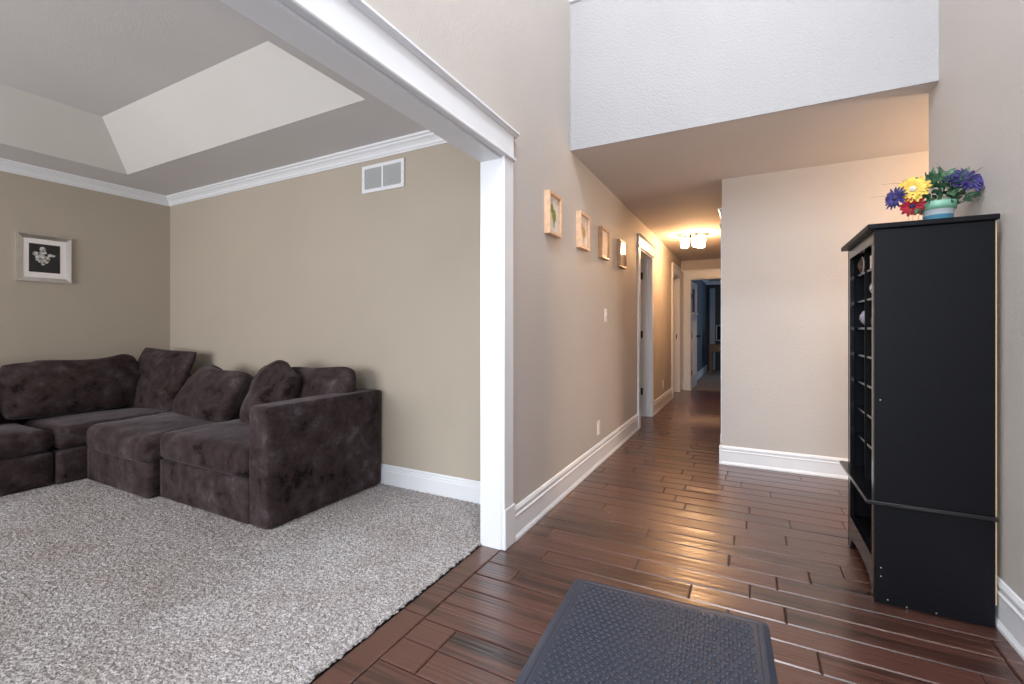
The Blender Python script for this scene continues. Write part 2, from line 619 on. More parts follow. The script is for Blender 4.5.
C.objects.link(o)
struct(o)
struct(MB().box(XL, -1.236, -3.0, YB, -0.05, -0.001).build('floor_pad', M['under']))

# ---- mouldings
BBH = [(0, 0), (0.022, 0), (0.022, 0.012), (0.014, 0.03), (0.013, 0.118), (0.016, 0.122), (0.016, 0.128), (0.009, 0.134), (0.0095, 0.142), (0.013, 0.148), (0.013, 0.158), (0.006, 0.172), (0, 0.175)]
BBF = [(d, z * 0.87) for d, z in BBH]
BBL = [(0, 0), (0.016, 0), (0.016, 0.105), (0.012, 0.111), (0.012, 0.122), (0.007, 0.128), (0.008, 0.138), (0, 0.148)]


def base(name, prof, segs, outv):
    mb = MB()
    for p0, p1 in segs:
        mb.prism(prof, p0, p1, outv)
    return struct(mb.build(name, M['white']))


base('baseboard_hall', BBH, [((WL, OPEN_Y + 0.105, 0), (WL, D1[0] - 0.105, 0)), ((WL, D1[1] + 0.105, 0), (WL, D2[0] - 0.11, 0))], (1, 0, 0))
base('baseboard_far', BBF, [((XH - 0.02, YF, 0), (3.5, YF, 0))], (0, -1, 0))
base('baseboard_hall_right', BBF, [((XH, YF - 0.018, 0), (XH, 4.34, 0))], (-1, 0, 0))
base('baseboard_right', BBH, [((XR, -2.2, 0), (XR, 3.159, 0))], (-1, 0, 0))
base('baseboard_living_back', BBL, [((XL, YB, 0), (WL - 0.125, YB, 0))], (0, -1, 0))
base('baseboard_living_left', BBL, [((XL, -3.0, 0), (XL, YB, 0))], (1, 0, 0))
CR = [(0, 0), (0.008, 0), (0.010, 0.010), (0.016, 0.014), (0.02, 0.03), (0.032, 0.046), (0.046, 0.056), (0.05, 0.066), (0.062, 0.07), (0.066, 0.084), (0.0, 0.084)]
base('trim_crown_back', CR, [((XL, YB, ZL - 0.084), (WL - 0.12, YB, ZL - 0.084))], (0, -1, 0))
base('trim_crown_left', CR, [((XL, -3.0, ZL - 0.084), (XL, YB, ZL - 0.084))], (1, 0, 0))
# ledge trim high on the upper wall
base('trim_ledge', [(0, 0), (0.02, 0), (0.028, 0.02), (0.028, 0.11), (0, 0.11)], [((WL, YS, 3.4), (XR, YS, 3.4))], (0, -1, 0))

# ---- cased opening between foyer and living room
mb = MB()
CF = WL + 0.016
mb.box(WL - 0.126, WL - 0.004, OPEN_Y - 0.012, OPEN_Y - 0.0005, 0, 1.99)          # jamb lining
mb.box(WL - 0.004, CF, OPEN_Y - 0.012, OPEN_Y + 0.088, 0.2, 2.0, 0.002)         # casing
mb.box(WL - 0.004, CF + 0.006, OPEN_Y - 0.013, OPEN_Y + 0.1, 0.0, 0.205, 0.004)     # plinth
mb.box(WL - 0.126, WL - 0.004, -1.2, OPEN_Y - 0.012, 1.985, 1.999)                 # head lining
mb.box(WL - 0.004, CF + 0.014, -1.3, OPEN_Y + 0.1, 1.995, 2.012, 0.006, 2)      # bead
mb.box(WL - 0.004, CF + 0.002, -1.3, OPEN_Y + 0.088, 2.012, 2.13, 0.002)        # head board
mb.prism([(0, 0), (0.022, 0), (0.03, 0.008), (0.04, 0.012), (0.04, 0.022), (0, 0.022)], (WL, -1.3, 2.128), (WL, OPEN_Y + 0.115, 2.128), (1, 0, 0))
mb.box(WL - 0.126, CF, -1.21, -1.19, 0, 1.985)
struct(mb.build('trim_opening', M['white']))


def door_case(name, y0, y1, x, s, top=DZ):
    """casing on a wall face at x looking toward s (+1: +x, -1: -x), with jambs of the wall thickness"""
    mb = MB()
    w = 0.1
    a, b = sorted((x, x + s * 0.018))
    mb.box(a, b, y0 - w, y0, 0.205, top, 0.002)
    mb.box(a, b, y1, y1 + w, 0.205, top, 0.002)
    a2, b2 = sorted((x, x + s * 0.022))
    mb.box(a2, b2, y0 - w - 0.006, y0 + 0.001, 0, 0.205, 0.003)
    mb.box(a2, b2, y1 - 0.001, y1 + w + 0.006, 0, 0.205, 0.003)
    a3, b3 = sorted((x, x + s * 0.03))
    mb.box(a3, b3, y0 - w - 0.012, y1 + w + 0.012, top, top + 0.016, 0.004)
    mb.box(a, b, y0 - w, y1 + w, top + 0.016, top + 0.128, 0.002)
    mb.prism([(0, 0), (0.026, 0), (0.034, 0.008), (0.042, 0.012), (0.042, 0.02), (0, 0.02)], (x, y0 - w - 0.02, top + 0.128), (x, y1 + w + 0.02, top + 0.128), (s, 0, 0))
    a4, b4 = sorted((x + s * 0.012, x - s * 0.128))
    mb.box(a4, b4, y0 - 0.004, y0 + 0.014, 0, top)
    mb.box(a4, b4, y1 - 0.014, y1 + 0.004, 0, top)
    mb.box(a4, b4, y0, y1, top - 0.014, top + 0.004)
    c4, d4 = sorted((x - s * 0.045, x - s * 0.085))
    mb.box(c4, d4, y0 + 0.014, y0 + 0.026, 0, top - 0.014)
    mb.box(c4, d4, y1 - 0.026, y1 - 0.014, 0, top - 0.014)
    return struct(mb.build(name, M['white']))


door_case('trim_hall_door', D1[0], D1[1], WL, 1)
door_case('trim_second_hall_door', D2[0], D2[1], WL, 1)
door_case('trim_hall_right_door', 4.45, 5.25, XH, -1, 2.02)

# end doorway casing (wall runs along x)
mb = MB()
ex0, ex1, et = -0.955, -0.21, 2.03
mb.box(ex0 - 0.11, ex0, YE - 0.018, YE, 0.205, et, 0.002)
mb.box(ex0 - 0.115, ex0 + 0.001, YE - 0.024, YE, 0, 0.205, 0.003)
mb.box(ex0 - 0.12, XH, YE - 0.028, YE, et, et + 0.016, 0.004)
mb.box(ex0 - 0.11, XH, YE - 0.018, YE, et + 0.016, et + 0.135, 0.002)
mb.box(ex0 - 0.135, XH, YE - 0.036, YE, et + 0.135, et + 0.158, 0.004)
mb.box(ex0 - 0.004, ex0 + 0.014, YE - 0.012, YE + 0.126, 0, et)
mb.box(ex0, XH, YE - 0.012, YE + 0.126, et - 0.014, et + 0.004)
struct(mb.build('trim_end_doorway', M['white']))


def hinge(parent, x, y, z, face='y'):
    mb = MB()
    mb.lathe([(0.004, -0.05), (0.008, -0.046), (0.008, 0.046), (0.004, 0.05)], (x, y, z), 8)
    if face == 'y':
        mb.box(x - 0.004, x + 0.032, y + 0.001, y + 0.006, z - 0.045, z + 0.045)
    else:
        mb.box(x - 0.03, x + 0.004, y - 0.006, y - 0.001, z - 0.045, z + 0.045)
    mb.build('hinge', M['bronze'], parent)


def panel_door(name, L, craftsman=False):
    """leaf along +x from the hinge, 35 mm thick (y 0..0.035), hinge edge at x=0"""
    d = bpy.data.objects.new(name, None)
    C.objects.link(d)
    struct(d)
    mb = MB()
    H = 2.005
    sw = 0.1
    z0 = 0.012
    mb.box(0, sw, 0, 0.035, z0, H, 0.002)
    mb.box(L - sw, L, 0, 0.035, z0, H, 0.002)
    mb.box(sw, L - sw, 0, 0.035, z0, 0.25, 0.002)
    mb.box(sw, L - sw, 0, 0.035, 1.88, H, 0.002)
    mb.box(sw, L - sw, 0, 0.035, 1.28, 1.42, 0.002)
    if craftsman:
        mb.box(sw - 0.05, L - sw + 0.05, -0.03, 0.065, 1.40, 1.43, 0.003)
        for k in range(3):
            cx = sw + (L - 2 * sw) * (k + 0.5) / 3
            mb.box(cx - 0.02, cx + 0.02, -0.022, 0, 1.36, 1.40, 0.002)
    for k in (1, 2):
        cx = sw + (L - 2 * sw) * k / 3
        mb.box(cx - 0.035, cx + 0.035, 0, 0.035, 0.25, 1.28, 0.002)
    mb.box(sw, L - sw, 0.013, 0.022, 0.25, 1.28)
    mb.build('leaf', M['white'], d)
    g = MB().box(sw, L - sw, 0.014, 0.021, 1.42, 1.88)
    g.build('pane' if craftsman else 'upper_panel', M['glass'] if craftsman else M['white'], d)
    kn = MB()
    for s, y in ((-1, 0), (1, 0.035)):
        kn.lathe([(0.026, 0), (0.026, 0.005 * s), (0.01, 0.008 * s), (0.01, 0.03 * s), (0.022, 0.036 * s), (0.027, 0.05 * s), (0.018, 0.064 * s), (0.004, 0.066 * s)], (L - 0.06, y, 0.98), 14, 'Y')
    kn.build('door_knob', M['bronze'], d, True)
    return d


# first hall door: swung right open into the dark room beyond, hinged on the far jamb
d1 = panel_door('door_1', 0.70)
d1.location = (WL - 0.128, D1[1] - 0.055, 0)
d1.rotation_euler = (0, 0, PI)
for z in (0.32, 1.05, 1.80):
    hinge(d1, -0.002, -0.006, z, 'x')
# second hall door
d2 = panel_door('door_2', 0.73)
d2.location = (WL - 0.128, D2[1] - 0.055, 0)
d2.rotation_euler = (0, 0, PI)
mb = MB().box(WL - 0.06, WL - 0.03, D2[1] - 0.017, D2[1] - 0.0135, 0.94, 1.03)
struct(mb.build('door_strike', M['bronze']))
# door at the end of the hall, open into the far room
d3 = panel_door('door_3', 0.72, True)
d3.location = (ex0 + 0.016, YE + 0.132, 0)
d3.rotation_euler = (0, 0, math.radians(88.0))
for z in (0.30, 1.0, 1.72):
    hinge(d3, -0.006, -0.004, z, 'y')
d4 = panel_door('door_4', 0.76)
d4.location = (XH + 0.05, 4.47, 0)
d4.rotation_euler = (0, 0, PI / 2)

# rooms behind the hall doors and at the end of the hall
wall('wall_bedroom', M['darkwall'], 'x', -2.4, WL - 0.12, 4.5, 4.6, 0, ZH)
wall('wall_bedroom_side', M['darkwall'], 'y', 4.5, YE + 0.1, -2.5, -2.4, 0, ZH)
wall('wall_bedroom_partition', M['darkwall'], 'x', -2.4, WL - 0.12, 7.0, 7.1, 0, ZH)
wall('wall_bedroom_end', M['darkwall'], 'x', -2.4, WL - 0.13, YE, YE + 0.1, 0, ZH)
struct(MB().box(-2.5, WL - 0.12, 4.5, YE + 0.1, ZH, ZH + 0.1).build('ceiling_bedroom', M['hallceil']))
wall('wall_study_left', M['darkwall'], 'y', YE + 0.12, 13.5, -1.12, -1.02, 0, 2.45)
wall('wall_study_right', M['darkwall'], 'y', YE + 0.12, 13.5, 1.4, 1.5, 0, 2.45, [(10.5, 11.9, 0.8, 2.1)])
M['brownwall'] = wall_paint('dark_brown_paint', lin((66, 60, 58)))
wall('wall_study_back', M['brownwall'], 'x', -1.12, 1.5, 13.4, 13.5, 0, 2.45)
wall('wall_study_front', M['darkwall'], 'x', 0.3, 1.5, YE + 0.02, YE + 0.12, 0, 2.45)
struct(MB().box(-1.12, 1.5, YE + 0.12, 13.5, 2.4, 2.5).build('ceiling_study', M['slope']))
M['rug'] = blotch('brown_grey_carpet', [(0.3, lin((112, 96, 88))), (0.7, lin((150, 134, 124)))], 60, 0.95)
struct(MB().box(-1.02, 1.4, YE + 0.125, 13.4, -0.02, 0.004).build('floor_study', M['rug']))
base('baseboard_study', BBF, [((-1.02, YE + 0.13, 0), (-1.02, 13.4, 0))], (1, 0, 0))
base('trim_study_crown', CR, [((-1.02, YE + 0.13, 2.316), (-1.02, 13.4, 2.316))], (1, 0, 0))
base('trim_study_crown_back', CR, [((-1.02, 13.4, 2.316), (1.4, 13.4, 2.316))], (0, -1, 0))


# front windows (behind the camera)
def win(name, x0, x1, y, z0, z1, nv, nh):
    w = bpy.data.objects.new(name, None)
    C.objects.link(w)
    struct(w)
    mb = MB()
    t = 0.05
    for a in ((x0, x0 + t, z0, z1), (x1 - t, x1, z0, z1), (x0, x1, z0, z0 + t), (x0, x1, z1 - t, z1)):
        mb.box(a[0], a[1], y - 0.09, y + 0.012, a[2], a[3], 0.003)
    for k in range(1, nv):
        cx = x0 + (x1 - x0) * k / nv
        mb.box(cx - 0.02, cx + 0.02, y - 0.06, y - 0.03, z0, z1)
    for k in range(1, nh):
        cz = z0 + (z1 - z0) * k / nh
        mb.box(x0, x1, y - 0.06, y - 0.03, cz - 0.02, cz + 0.02)
    mb.build('window_frame', M['white'], w)


win('window_1', -0.9, 0.66, -2.21, 2.85, 4.65, 2, 2)
win('window_2', -0.9, 0.66, -2.21, 0.25, 2.2, 3, 1)
win('window_3', -4.75, -1.85, -3.01, 0.7, 2.2, 3, 1)

# ------------------------------------------------------------------ sectional sofa


def rbox(cx, cy, cz, sx, sy, sz, r, n=14, puff=0.0, nz=0.0, seed=0, nfreq=3.0, sag=None):
    """rounded box as its own bmesh; puff crowns the top, nz wrinkles it, sag(p) moves points"""
    bm = bmesh.new()
    bmesh.ops.create_cube(bm, size=2.0)
    bmesh.ops.subdivide_edges(bm, edges=bm.edges[:], cuts=n, use_grid_fill=True)
    h = Vector((sx / 2, sy / 2, sz / 2))
    for v in bm.verts:
        q = v.co.copy()
        q = Vector([math.sin(c * PI / 2) * 0.35 + c * 0.65 for c in q])
        p = Vector([a * b for a, b in zip(q, h)])
        rr = min(r, min(h) * 0.98)
        inn = Vector([max(-(k - rr), min(k - rr, c)) for k, c in zip(h, p)])
        d = p - inn
        if d.length > 1e-7:
            p = inn + d.normalized() * rr
        u, w = p.x / h.x, p.y / h.y
        if puff and p.z > 0:
            p.z += puff * max(0, 1 - abs(u) ** 2.6) * max(0, 1 - abs(w) ** 2.6) * (p.z / h.z)
        if nz:
            nn = noise.noise((p + Vector((seed * 7.3, seed * 3.1, 0))) * nfreq)
            n2 = noise.noise((p + Vector((seed * 2.3, 5, seed))) * nfreq * 2.7)
            dirn = Vector((u ** 5, w ** 5, max(-0.3, p.z / h.z)))
            p += dirn * (nn * 0.7 + n2 * 0.3) * nz
        if sag:
            p = sag(p)
        v.co = p + Vector((cx, cy, cz))
    mb = MB()
    mb.bm.free()
    mb.bm = bm
    return mb


sofa = empty('sectional_sofa', (0, 0, 0), 0, 'dark brown microsuede corner sectional sofa with loose cushions on grey carpet', 'sofa')
XB0, XB1, XB2 = -4.34, -3.455, -2.505
SB = YB - 0.018


def part(mb, name, smooth=True):
    return mb.build(name, M['suede'], sofa, smooth)


def block(name, x0, x1, y0, y1, z0, z1, r=0.02, **k):
    return part(rbox((x0 + x1) / 2, (y0 + y1) / 2, (z0 + z1) / 2, x1 - x0, y1 - y0, z1 - z0, r, **k), name)


# bases
block('seat_base', XB0 + 0.004, XB1 - 0.004, 1.528, SB - 0.14, 0.012, 0.25, 0.01)
block('seat_base', XB1 + 0.004, XB2 - 0.002, 1.588, SB - 0.14, 0.012, 0.262, 0.01)
block('seat_base', XL + 0.16, XB0 - 0.006, 1.373, SB - 0.14, 0.012, 0.246, 0.018)
block('seat_base', XL + 0.16, -4.372, 0.45, 1.365, 0.012, 0.246, 0.018)
block('seat_base', XL + 0.16, -4.372, -0.47, 0.442, 0.012, 0.246, 0.018)
# armrest and backs
block('armrest', XB2 + 0.002, -2.330, 1.584, SB, 0.012, 0.69, 0.024, n=16, nz=0.004, nfreq=5)
block('backrest', XL + 0.024, XL + 0.16, -0.47, SB, 0.012, 0.70, 0.035)
block('backrest', XL + 0.165, XB2 - 0.002, SB - 0.135, SB, 0.012, 0.69, 0.035)


# seat cushions
def droop(p):
    if p.y < -0.25:
        t = min(1, (-0.25 - p.y) / 0.2)
        p.z -= 0.018 * t * (0.6 + 0.4 * math.sin(p.x * 7 + 1.0))
        p.y -= 0.012 * t
    return p


block('seat_cushion', XB0 + 0.002, XB1 + 0.012, 1.508, SB - 0.14, 0.235, 0.425, 0.06, n=22, puff=0.022, nz=0.02, seed=1, sag=droop)
block('seat_cushion', XB1 + 0.004, XB2 - 0.004, 1.568, SB - 0.14, 0.262, 0.44, 0.05, n=22, puff=0.018, nz=0.014, seed=2)
block('seat_cushion', XL + 0.162, XB0 - 0.01, 1.365, SB - 0.14, 0.25, 0.412, 0.06, n=18, puff=0.015, nz=0.012, seed=3)
block('seat_cushion', XL + 0.162, -4.358, 0.45, 1.36, 0.25, 0.405, 0.06, n=18, puff=0.022, nz=0.016, seed=4)
block('seat_cushion', XL + 0.162, -4.358, -0.47, 0.44, 0.25, 0.405, 0.06, n=18, puff=0.022, nz=0.016, seed=5)


def pillow(w, h, t, seed, ear=0.07, wr=0.02, n=34, shape=None, power=0.42, rnd=0.0):
    """loose cushion: X width, Z height, Y thickness"""
    bm = bmesh.new()
    grid = {}
    for s in (1, -1):
        for i in range(n + 1):
            for j in range(n + 1):
                u, v = -1 + 2 * i / n, -1 + 2 * j / n
                u, v = math.sin(u * PI / 2), math.sin(v * PI / 2)
                edge = i in (0, n) or j in (0, n)
                if s == -1 and edge:
                    grid[(s, i, j)] = grid[(1, i, j)]
                    continue
                x = w / 2 * u * (1 - ear * (1 - v * v))
                z = h / 2 * v * (1 - ear * (1 - u * u))
                cr = 1 - rnd * (u * u * v * v) ** 1.5
                x *= cr
                z *= cr
                th = t / 2 * max(0, (1 - u * u) * (1 - v * v)) ** power
                q = Vector((x + seed * 3.7, z - seed * 1.9, s * 0.4 + seed))
                th *= 1 + 0.22 * noise.noise(q * 3.2)
                rd = abs(noise.noise(q * 4.5 + Vector((5, 0, 0))))
                th -= 1.5 * wr * (1 - rd * 2.2) * (0.3 + 0.7 * (1 - (1 - u * u) * (1 - v * v))) * (0 if edge else 1) * min(1, 6 * (1 - u * u)) * min(1, 6 * (1 - v * v)) * 0.6
                p = Vector((x, s * th, z))
                if shape:
                    p = shape(p, u, v)
                grid[(s, i, j)] = bm.verts.new(p)
    for s in (1, -1):
        for i in range(n):
            for j in range(n):
                f = [grid[(s, i, j)], grid[(s, i + 1, j)], grid[(s, i + 1, j + 1)], grid[(s, i, j + 1)]]
                try:
                    bm.faces.new(f)
                except ValueError:
                    pass
    mb = MB()
    mb.bm.free()
    mb.bm = bm
    return mb


def place(mb, name, loc, rot, label, cat, group=None):
    o = mb.build(name, M['suede'], None, True)
    o.location = loc
    o.rotation_euler = rot
    return tag(o, label, cat, group)


R = math.radians
G = 'loose back cushions on the sectional sofa'


def wave_top(p, u, v):
    if v > -0.2:
        p.z += 0.035 * (u * u - 0.35) * (v + 0.2)
    return p


def big(p, u, v):
    p.z += max(0, v) * (0.03 * math.exp(-((u - 0.8) / 0.25) ** 2) - 0.014 * math.exp(-((u - 0.1) / 0.4) ** 2) - 0.01 * (u < -0.6))
    return p


place(pillow(0.90, 0.46, 0.26, 1, 0.03, 0.02, shape=big, power=0.3, rnd=0.1), 'back_cushion', (-4.90, 1.66, 0.655), (R(-14), 0, R(90)),
      'wide dark brown back cushion on the sofa along the wall under the silver framed photo', 'cushion', G)
place(pillow(0.90, 0.46, 0.26, 2, 0.03, 0.02, shape=big, power=0.3), 'back_cushion', (-4.90, 0.74, 0.65), (R(-14), 0, R(90)),
      'dark brown back cushion cut off by the edge, next to the wide one', 'cushion', G)
place(pillow(0.68, 0.60, 0.2, 3, 0.08, 0.014, shape=None, rnd=0.06), 'back_cushion', (-4.71, 2.16, 0.665), (R(-20), R(3), R(10)),
      'square dark brown cushion standing in the corner of the sofa', 'cushion', G)


def slump(p, u, v):
    p.x += 0.02 * v
    p.z += max(0, v) * (0.045 * math.exp(-((u + 0.5) / 0.28) ** 2) + 0.03 * max(0, u) - 0.03)
    p.y -= 0.03 * max(0, -v) * (1 - u * u)
    return p


place(pillow(0.84, 0.46, 0.28, 4, 0.05, 0.035, shape=slump, power=0.33, rnd=0.16), 'back_cushion', (-3.79, 2.11, 0.605), (R(-28), R(1), R(-4)),
      'slumped wrinkled brown cushion lying between the corner cushion and the peaked one', 'cushion', G)


def peak(p, u, v):
    p.z += 0.05 * math.exp(-((u + 0.15) / 0.4) ** 2) * max(0, v) - 0.05 * max(0, v) * max(0, u)
    return p


place(pillow(0.60, 0.50, 0.24, 5, 0.08, 0.03, shape=peak, rnd=0.14), 'back_cushion', (-3.0, 2.07, 0.63), (R(-22), R(0), R(-8)),
      'peaked brown cushion leaning against the one beside the armrest', 'cushion', G)
place(pillow(0.72, 0.46, 0.26, 6, 0.05, 0.035, shape=wave_top, power=0.33, rnd=0.22), 'back_cushion', (-2.74, 2.22, 0.64), (R(-18), R(-2), R(2)),
      'crumpled brown cushion right behind the armrest of the sofa', 'cushion', G)

# ------------------------------------------------------------------ tall black bookcase
BX0, BX1, BY0, BY1 = 0.458, 0.818, 2.345, 2.912
bc = empty('bookcase', (0, 0, 0), 0, 'tall narrow black cubby bookcase against the foyer wall', 'bookcase')
K, KI = M['black'], M['blackin']
MB().box(BX0, BX1, BY0, BY0 + 0.02, 0.0, 1.528, 0.0012).build('side_panel', K, bc)
MB().box(BX0, BX1, BY1 - 0.02, BY1, 0.0, 1.528, 0.0012).build('side_panel', K, bc)
tag(MB().box(BX1 + 0.0005, BX1 + 0.0045, BY0 + 0.002, BY1 - 0.002, 0.085, 1.522).build('back_panel', M['raw'], bc), 'raw edged back panel')
MB().box(BX0 - 0.026, BX1 + 0.009, BY0 - 0.015, BY1 + 0.03, 1.5285, 1.55, 0.004, 2).build('top_board', K, bc)
MB().box(BX0 - 0.03, BX1 + 0.004, BY0 - 0.015, BY1 + 0.05, 0.402, 0.418, 0.003).build('counter_board', M['gloss'], bc)
mb = MB().box(BX0, BX0 + 0.018, BY0 + 0.021, BY1 - 0.021, 1.478, 1.526, 0.001)
mb.build('top_rail', M['gloss'], bc)
MB().box(BX0 + 0.022, BX1 - 0.01, 2.642, 2.654, 0.42, 1.476, 0.0008).build('divider', KI, bc)
sh0 = None
for z in (1.392, 1.260, 1.128, 0.996, 0.863, 0.728, 0.593):
    if sh0 is None:
        sh0 = MB().box(BX0 + 0.026, BX1 - 0.002, BY0 + 0.021, 2.6415, -0.011, 0.0, 0.0008).build('shelf', M['gloss'], bc)
        sh1 = MB().box(BX0 + 0.026, BX1 - 0.002, 2.6545, BY1 - 0.021, -0.011, 0.0, 0.0008).build('shelf', M['gloss'], bc)
        sh0.location.z = sh1.location.z = z
    elif z < 1.3:
        for s in (sh0, sh1):
            c = s.copy()
            c.location.z = z
            C.objects.link(c)
for ya, yb in ((BY0 + 0.0205, BY0 + 0.055), (BY1 - 0.05, BY1 - 0.0205)):
    MB().box(BX0, BX0 + 0.018, ya, yb, 0.0, 1.477, 0.001).build('stile', M['gloss'], bc)
# curved apron at the foot
mb = MB()
n = 14
up, dn = [], []
for i in range(n + 1):
    t = i / n
    y = BY0 + 0.0555 + (BY1 - BY0 - 0.106) * t
    dn.append((y, 0.0 if t in (0, 1) else 0.045 + 0.03 * math.sin(PI * t) ** 0.6))
    up.append((y, 0.165))
pr = dn + up[::-1]
a = [mb.bm.verts.new((BX0, y, z)) for y, z in pr]
b = [mb.bm.verts.new((BX0 + 0.018, y, z)) for y, z in pr]
for i in range(len(pr)):
    j = (i + 1) % len(pr)
    mb.bm.faces.new((a[i], a[j], b[j], b[i]))
for i in range(n):
    for q, fl in ((a, 1), (b, -1)):
        f = (q[i], q[i + 1], q[2 * n + 1 - i - 1], q[2 * n + 1 - i])
        mb.bm.faces.new(f if fl == 1 else f[::-1])
mb.build('apron', M['gloss'], bc)
MB().box(BX0 + 0.019, BX1 - 0.002, BY0 + 0.021, BY1 - 0.021, 0.145, 0.163).build('bottom_board', KI, bc)
for x, z in ((0.478, 0.11), (0.478, 0.145), (0.50, 0.02), (0.56, 0.006), (0.65, 0.008), (0.476, 0.83)):
    MB().lathe([(0.0028, 0), (0.0028, -0.001), (0.001, -0.0014)], (x, BY0, z), 10, 'Y').build('screw_cap', M['steel'], bc)

# things in the cubbies
M['wicker'] = blotch('brown_woven_fibre', [(0.35, lin((58, 42, 38))), (0.65, lin((112, 88, 78)))], 60)
M['rim'] = plain('pale_rim', lin((190, 178, 170)), 0.5)
M['bluewhite'] = blotch('blue_and_white_glaze', [(0.42, lin((40, 56, 96))), (0.52, lin((205, 212, 224)))], 55, 0.3)
M['ribgrey'] = blotch('grey_lavender_knit', [(0.3, lin((112, 110, 124))), (0.7, lin((176, 174, 188)))], 40)
M['darkjar'] = blotch('dark_blue_glaze', [(0.3, (0.008, 0.01, 0.02)), (0.7, (0.03, 0.035, 0.06))], 20, 0.3)


def ball_profile(r, h, n=10, p=0.9):
    return [(max(0.002, r * math.sin(PI * i / n) ** p), h * (1 - math.cos(PI * i / n)) / 2) for i in range(n + 1)]


S1, S2, S3 = 1.3925, 1.2605, 1.1285
S1 = 1.392
t = empty('woven_basket', (0.545, 2.80, S1), 0, 'brown rounded woven basket with pale rim lying in an upper bookcase cubby', 'basket')
mb = MB().lathe([(0.012, 0.06), (0.03, 0.055), (0.042, 0.02), (0.044, -0.02), (0.038, -0.045), (0.036, -0.05), (0.028, -0.058), (0.012, -0.063)], (0, 0, 0.044), 20, 'X')
mb.build('body', M['wicker'], t, True)
MB().lathe([(0.0385, -0.045), (0.041, -0.046), (0.041, -0.05), (0.0375, -0.0505), (0.037, -0.0455)], (0, 0, 0.044), 20, 'X', 1.0, False).build('rim', M['rim'], t, True)
o = MB().box(-0.035, 0.035, -0.03, 0.03, 0, 0.062, 0.003).build('small_box', M['paper'])
o.location = (0.523, 2.56, S1)
tag(o, 'small white box in the top bookcase cubby', 'box')
o = MB().lathe([(0.02, 0), (0.03, 0.004)] + [(0.045 * math.sin(PI * (0.15 + 0.7 * i / 8)) + 0.004, 0.006 + 0.08 * i / 8) for i in range(9)] + [(0.014, 0.088), (0.017, 0.1)], seg=22).build('patterned_vase', M['bluewhite'], None, True)
o.location = (0.532, 2.575, S2)
tag(o, 'round blue and white patterned vase in a bookcase cubby under the white box', 'vase')
mb = MB()
for i in range(10):
    pass
prof = [(0.03, 0.0)]
for i in range(1, 12):
    q = i / 12
    prof.append((0.052 * math.sin(PI * (0.12 + 0.8 * q)) + (0.003 if i % 2 else 0), 0.1 * q))
prof.append((0.012, 0.104))
o = mb.lathe(prof, seg=24).build('knit_hat', M['ribgrey'], None, True)
o.location = (0.538, 2.79, S3)
tag(o, 'grey lavender ribbed knit hat in the third bookcase cubby down', 'hat')
t = empty('storage_jar', (0.518, 2.54, S3), 0, 'dark glazed jar with a pale round lid in the cubby beside the knit hat', 'jar')
MB().lathe([(0.022, 0), (0.032, 0.006), (0.036, 0.03), (0.03, 0.058), (0.02, 0.066)], seg=20).build('body', M['darkjar'], t, True)
MB().lathe([(0.02, 0.066), (0.03, 0.07), (0.031, 0.085), (0.024, 0.102), (0.008, 0.108)], seg=20).build('lid', M['rim'], t, True)

# ------------------------------------------------------------------ flowers in a painted pot
PX, PY, PZ = 0.715, 2.56, 1.55
fl = empty('potted_flowers', (PX, PY, PZ), 0, 'bright daisies and leaves in a green and blue striped pot on top of the bookcase', 'potted flowers')
M['pot'] = stripes_z('striped_pot_glaze', [(0.0, lin((96, 158, 186))), (0.47, lin((214, 222, 226))), (0.68, lin((120, 170, 146)))])
MB().lathe([(0.040, 0), (0.044, 0.004), (0.052, 0.075), (0.058, 0.076), (0.061, 0.108), (0.057, 0.109), (0.053, 0.082), (0.01, 0.080)], seg=28).build('pot', M['pot'], fl, True)
M['leafd'] = blotch('green_leaf', [(0.3, lin((20, 46, 32))), (0.7, lin((76, 120, 84)))], 30, 0.5)
M['grassy'] = plain('dry_grass', lin((96, 92, 60)), 0.6)
M['yellow'] = blotch('yellow_petal', [(0.3, lin((190, 146, 34))), (0.7, lin((228, 200, 92)))], 40, 0.6)
M['red'] = blotch('red_petal', [(0.3, lin((140, 12, 32))), (0.7, lin((200, 34, 56)))], 40, 0.6)
M['violet'] = blotch('violet_petal', [(0.3, lin((22, 17, 62))), (0.7, lin((64, 54, 126)))], 40, 0.6)
M['petalhub'] = plain('daisy_hub', lin((206, 196, 170)), 0.7)
M['darkhub'] = plain('dark_hub', lin((40, 40, 80)), 0.7)


